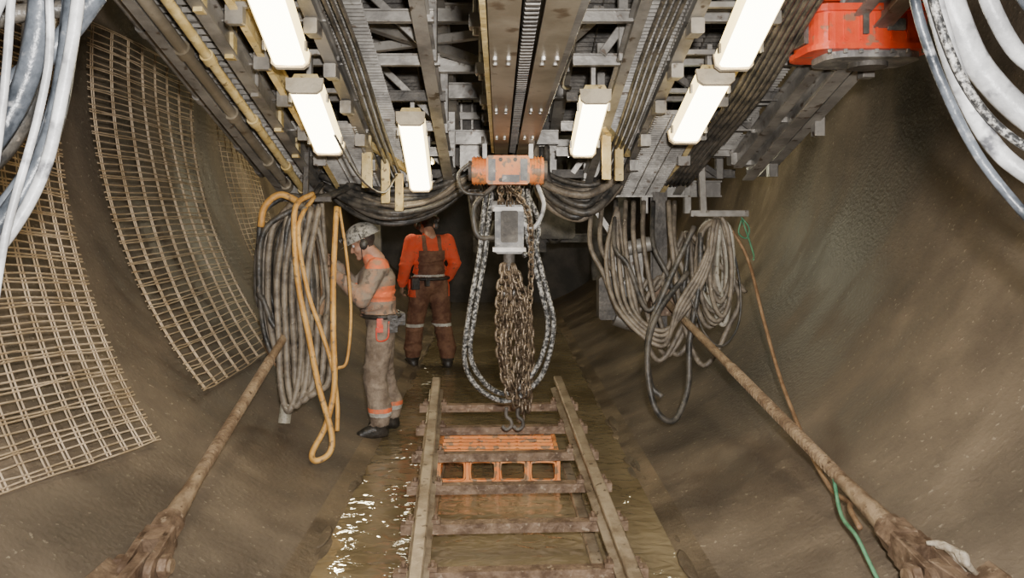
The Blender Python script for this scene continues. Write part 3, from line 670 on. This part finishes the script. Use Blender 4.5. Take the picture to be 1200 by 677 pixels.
    B.done('head',root)
    # helmet
    B=Bld(); vs=[];fs=[]; n=36; rings=[]
    for i in range(11):
        e=math.radians(90*i/10); rings.append([(math.cos(a)*math.cos(e),math.sin(a)*math.cos(e),math.sin(e)) for a in [2*math.pi*j/n for j in range(n)]])
    vs=[]
    for j in range(n):
        a=2*math.pi*j/n; fr=max(0,math.cos(a))**2; vs.append(V((math.cos(a)*(.155+.035*fr)-.008,math.sin(a)*(.133),.028-.012*fr)))
    for rg in rings:
        for (x,y,z) in rg: 
            rid=.008 if abs(y)<.18 and z>.2 else 0
            vs.append(V((x*.140-.01,y*.119,.035+z*(.112+rid))))
    for i in range(11):
        for j in range(n): fs.append([i*n+j,i*n+(j+1)%n,(i+1)*n+(j+1)%n,(i+1)*n+j])
    B.add([T@R@v for v in vs],fs,'helm',True)
    for s in (-1,1):
        B.ell(T@R@V((-.005,s*.1,-.015)),(.034,.024,.045),'hosek'); B.tube([T@R@V((-.005,s*.115,.02)),T@R@V((-.005,s*.13,.05)),T@R@V((-.005,s*.122,.075))],.006,'hosek')
        B.tube([T@R@V((.0,s*.09,.03)),T@R@V((.03,s*.078,-.05)),T@R@V((.055,s*.03,-.118)),T@R@V((.06,0,-.124))],.004,'hosek',n=5)
    B.cyl(T@R@V((.12,0,.085)),T@R@V((.155,0,.08)),.022,'hosek',n=14); B.cyl(T@R@V((.155,0,.08)),T@R@V((.158,0,.08)),.018,'refl',n=14)
    B.done('hard_hat',root)
    # hands
    grips=[]
    for s,i in ((1,0),(-1,1)):
        wr=V(J['wr'][i]); x=V(J['hx'][i]).normalized(); z=V(J['hz'][i]); z=(z-x*z.dot(x)).normalized(); y=z.cross(x)
        Hm=Matrix.Translation(wr)@Matrix((x,y,z)).transposed().to_4x4()
        me=blob(hand_parts(-1 if s>0 else 1,curl),.0038,1)
        B=Bld(); B.mesh(me,T@Hm,lambda c:'glove'); B.done('left_hand' if s>0 else 'right_hand',root)
        grips.append(T@Hm@V((.112,0,-.034)))
    # belt and kit
    B=Bld(); bx=J['pel'][0]
    B.tube([T@V((bx+.150*F*math.cos(a)-.005,.188*F*math.sin(a),1.0)) for a in [2*math.pi*k/20 for k in range(20)]],.02,'boot',closed=True,seg=2)
    Ry=Matrix.Rotation(yaw,3,'Z')
    B.box(T@V((bx-.09,.175*F,.95)),(.08,.09,.14),'boot',Ry); B.box(T@V((bx+.01,.20*F,.94)),(.05,.05,.11),'red',Ry); B.box(T@V((bx-.155,.08,.97)),(.08,.05,.10),'boot',Ry)
    B.tube([T@V((bx-.06,.215*F,.97)),T@V((bx-.05,.235*F,.84)),T@V((bx+.03,.215*F,.82)),T@V((bx+.04,.2*F,.92))],.006,'red')
    B.done('belt_kit',root)
    return grips
def f1(c):
    if c.z<.115: return 'boot'
    if .19<c.z<.225: return 'refl'
    if .225<=c.z<.26: return 'shirt'
    if c.z<1.0 : return 'trou'
    if c.x>.21: return 'sleeve'
    if abs(c.y)>.20 and c.z<1.30: return 'sleeve'
    if 1.12<c.z<1.25 or c.z>1.40: return 'shirt'
    return 'sleeve'
J1=dict(pel=(-.02,0,.95),ch=(.02,0,1.27),nk=(.07,0,1.47),hd=(.135,0,1.60),hip=[(-.02,.095,.9),(-.02,-.095,.9)],kn=[(.03,.11,.5),(-.02,-.11,.5)],an=[(-.01,.12,.10),(-.10,-.12,.10)],to=[(.15,.15,.04),(.06,-.15,.04)],
        sh=[(.02,.185,1.40),(.02,-.185,1.40)],el=[(.13,.27,1.15),(.2,-.26,1.2)],wr=[(.33,.16,1.34),(.37,-.10,1.42)],hx=[(.9,-.1,.35),(.85,0,.4)],hz=[(0,1,0),(0,-1,0)])
gr=person('tunnel_worker',(-1.0,6.4,.01),math.radians(188),J1,math.radians(24),0,f1,62,1.08)
B=Bld()
for gp in gr:
    B.tube([(gp.x-.05,gp.y+.05,2.1),(gp.x-.02,gp.y+.01,1.8),(gp.x,gp.y,gp.z+.12),(gp.x,gp.y,gp.z),(gp.x,gp.y,gp.z-.12),(gp.x-.02,gp.y-.02,.9),(gp.x-.03,gp.y-.05,.6),(gp.x-.1,gp.y,.5),(gp.x-.15,gp.y+.02,.8)],.019,'hoseg',n=10)
B.done('held_hoses')
def f2(c):
    if c.z<.13: return 'boot'
    if .47<c.z<.50: return 'refl'
    if abs(c.y)>.185 and c.z>.8: return 'shirt2'
    if c.z<1.02: return 'bib'
    if c.z<1.045: return 'refl'
    if c.z<1.30 and abs(c.y)<.15: return 'bib'
    if .06<abs(c.y)<.11 and c.z<1.47: return 'bib'
    return 'shirt2'
J2=dict(pel=(0,0,.95),ch=(.03,0,1.27),nk=(.07,0,1.46),hd=(.12,0,1.585),hip=[(0,.1,.9),(0,-.1,.9)],kn=[(.06,.15,.5),(.02,-.15,.5)],an=[(.08,.17,.10),(-.10,-.17,.10)],to=[(.25,.22,.04),(.07,-.22,.04)],
        sh=[(.01,.20,1.40),(.01,-.20,1.40)],el=[(-.02,.28,1.14),(.0,-.29,1.15)],wr=[(.09,.29,.92),(.14,-.24,.96)],hx=[(.3,0,-1),(.3,.1,-1)],hz=[(0,1,0),(0,-1,0)])
person('tunnel_worker.001',(-.84,9.3,-.03),math.radians(112),J2,math.radians(24),.1,f2,28,1.1,1.1)
# ------------------------------------------------------------------ lights, world, camera
w=bpy.data.worlds.new('World'); bpy.context.scene.world=w; w.use_nodes=True
w.node_tree.nodes['Background'].inputs[0].default_value=(.02,.018,.015,1); w.node_tree.nodes['Background'].inputs[1].default_value=1
def light(name,t,loc,e,c,size=.1,rot=None):
    l=bpy.data.lights.new(name,t); l.energy=e; l.color=c
    if t=='AREA': l.size=size
    else: l.shadow_soft_size=size
    if t=='SPOT': l.spot_size=math.radians(125); l.spot_blend=1.0
    o=bpy.data.objects.new(name,l); o.location=loc
    if rot: o.rotation_euler=rot
    bpy.context.collection.objects.link(o); return o
light('camera_flash','SPOT',(.12,-.1,2.1),1250,(1,.97,.94),.07,(math.radians(80),0,0))
light('far_fill_light','POINT',(-1.9,9.6,2.6),45,(1,.9,.6),.1)  # added point light without a fixture, fills the far left
light('far_fill_light.001','POINT',(1.9,8.6,2.3),40,(1,.95,.65),.1)  # second added fill on the right, no lamp body
cam=bpy.data.cameras.new('camera'); cam.sensor_width=36; cam.lens=27; cam.shift_x=.0125; cam.shift_y=-.07375
co=bpy.data.objects.new('camera',cam); co.location=(0,0,1.85); co.rotation_euler=(math.radians(90),0,0)
bpy.context.collection.objects.link(co); bpy.context.scene.camera=co
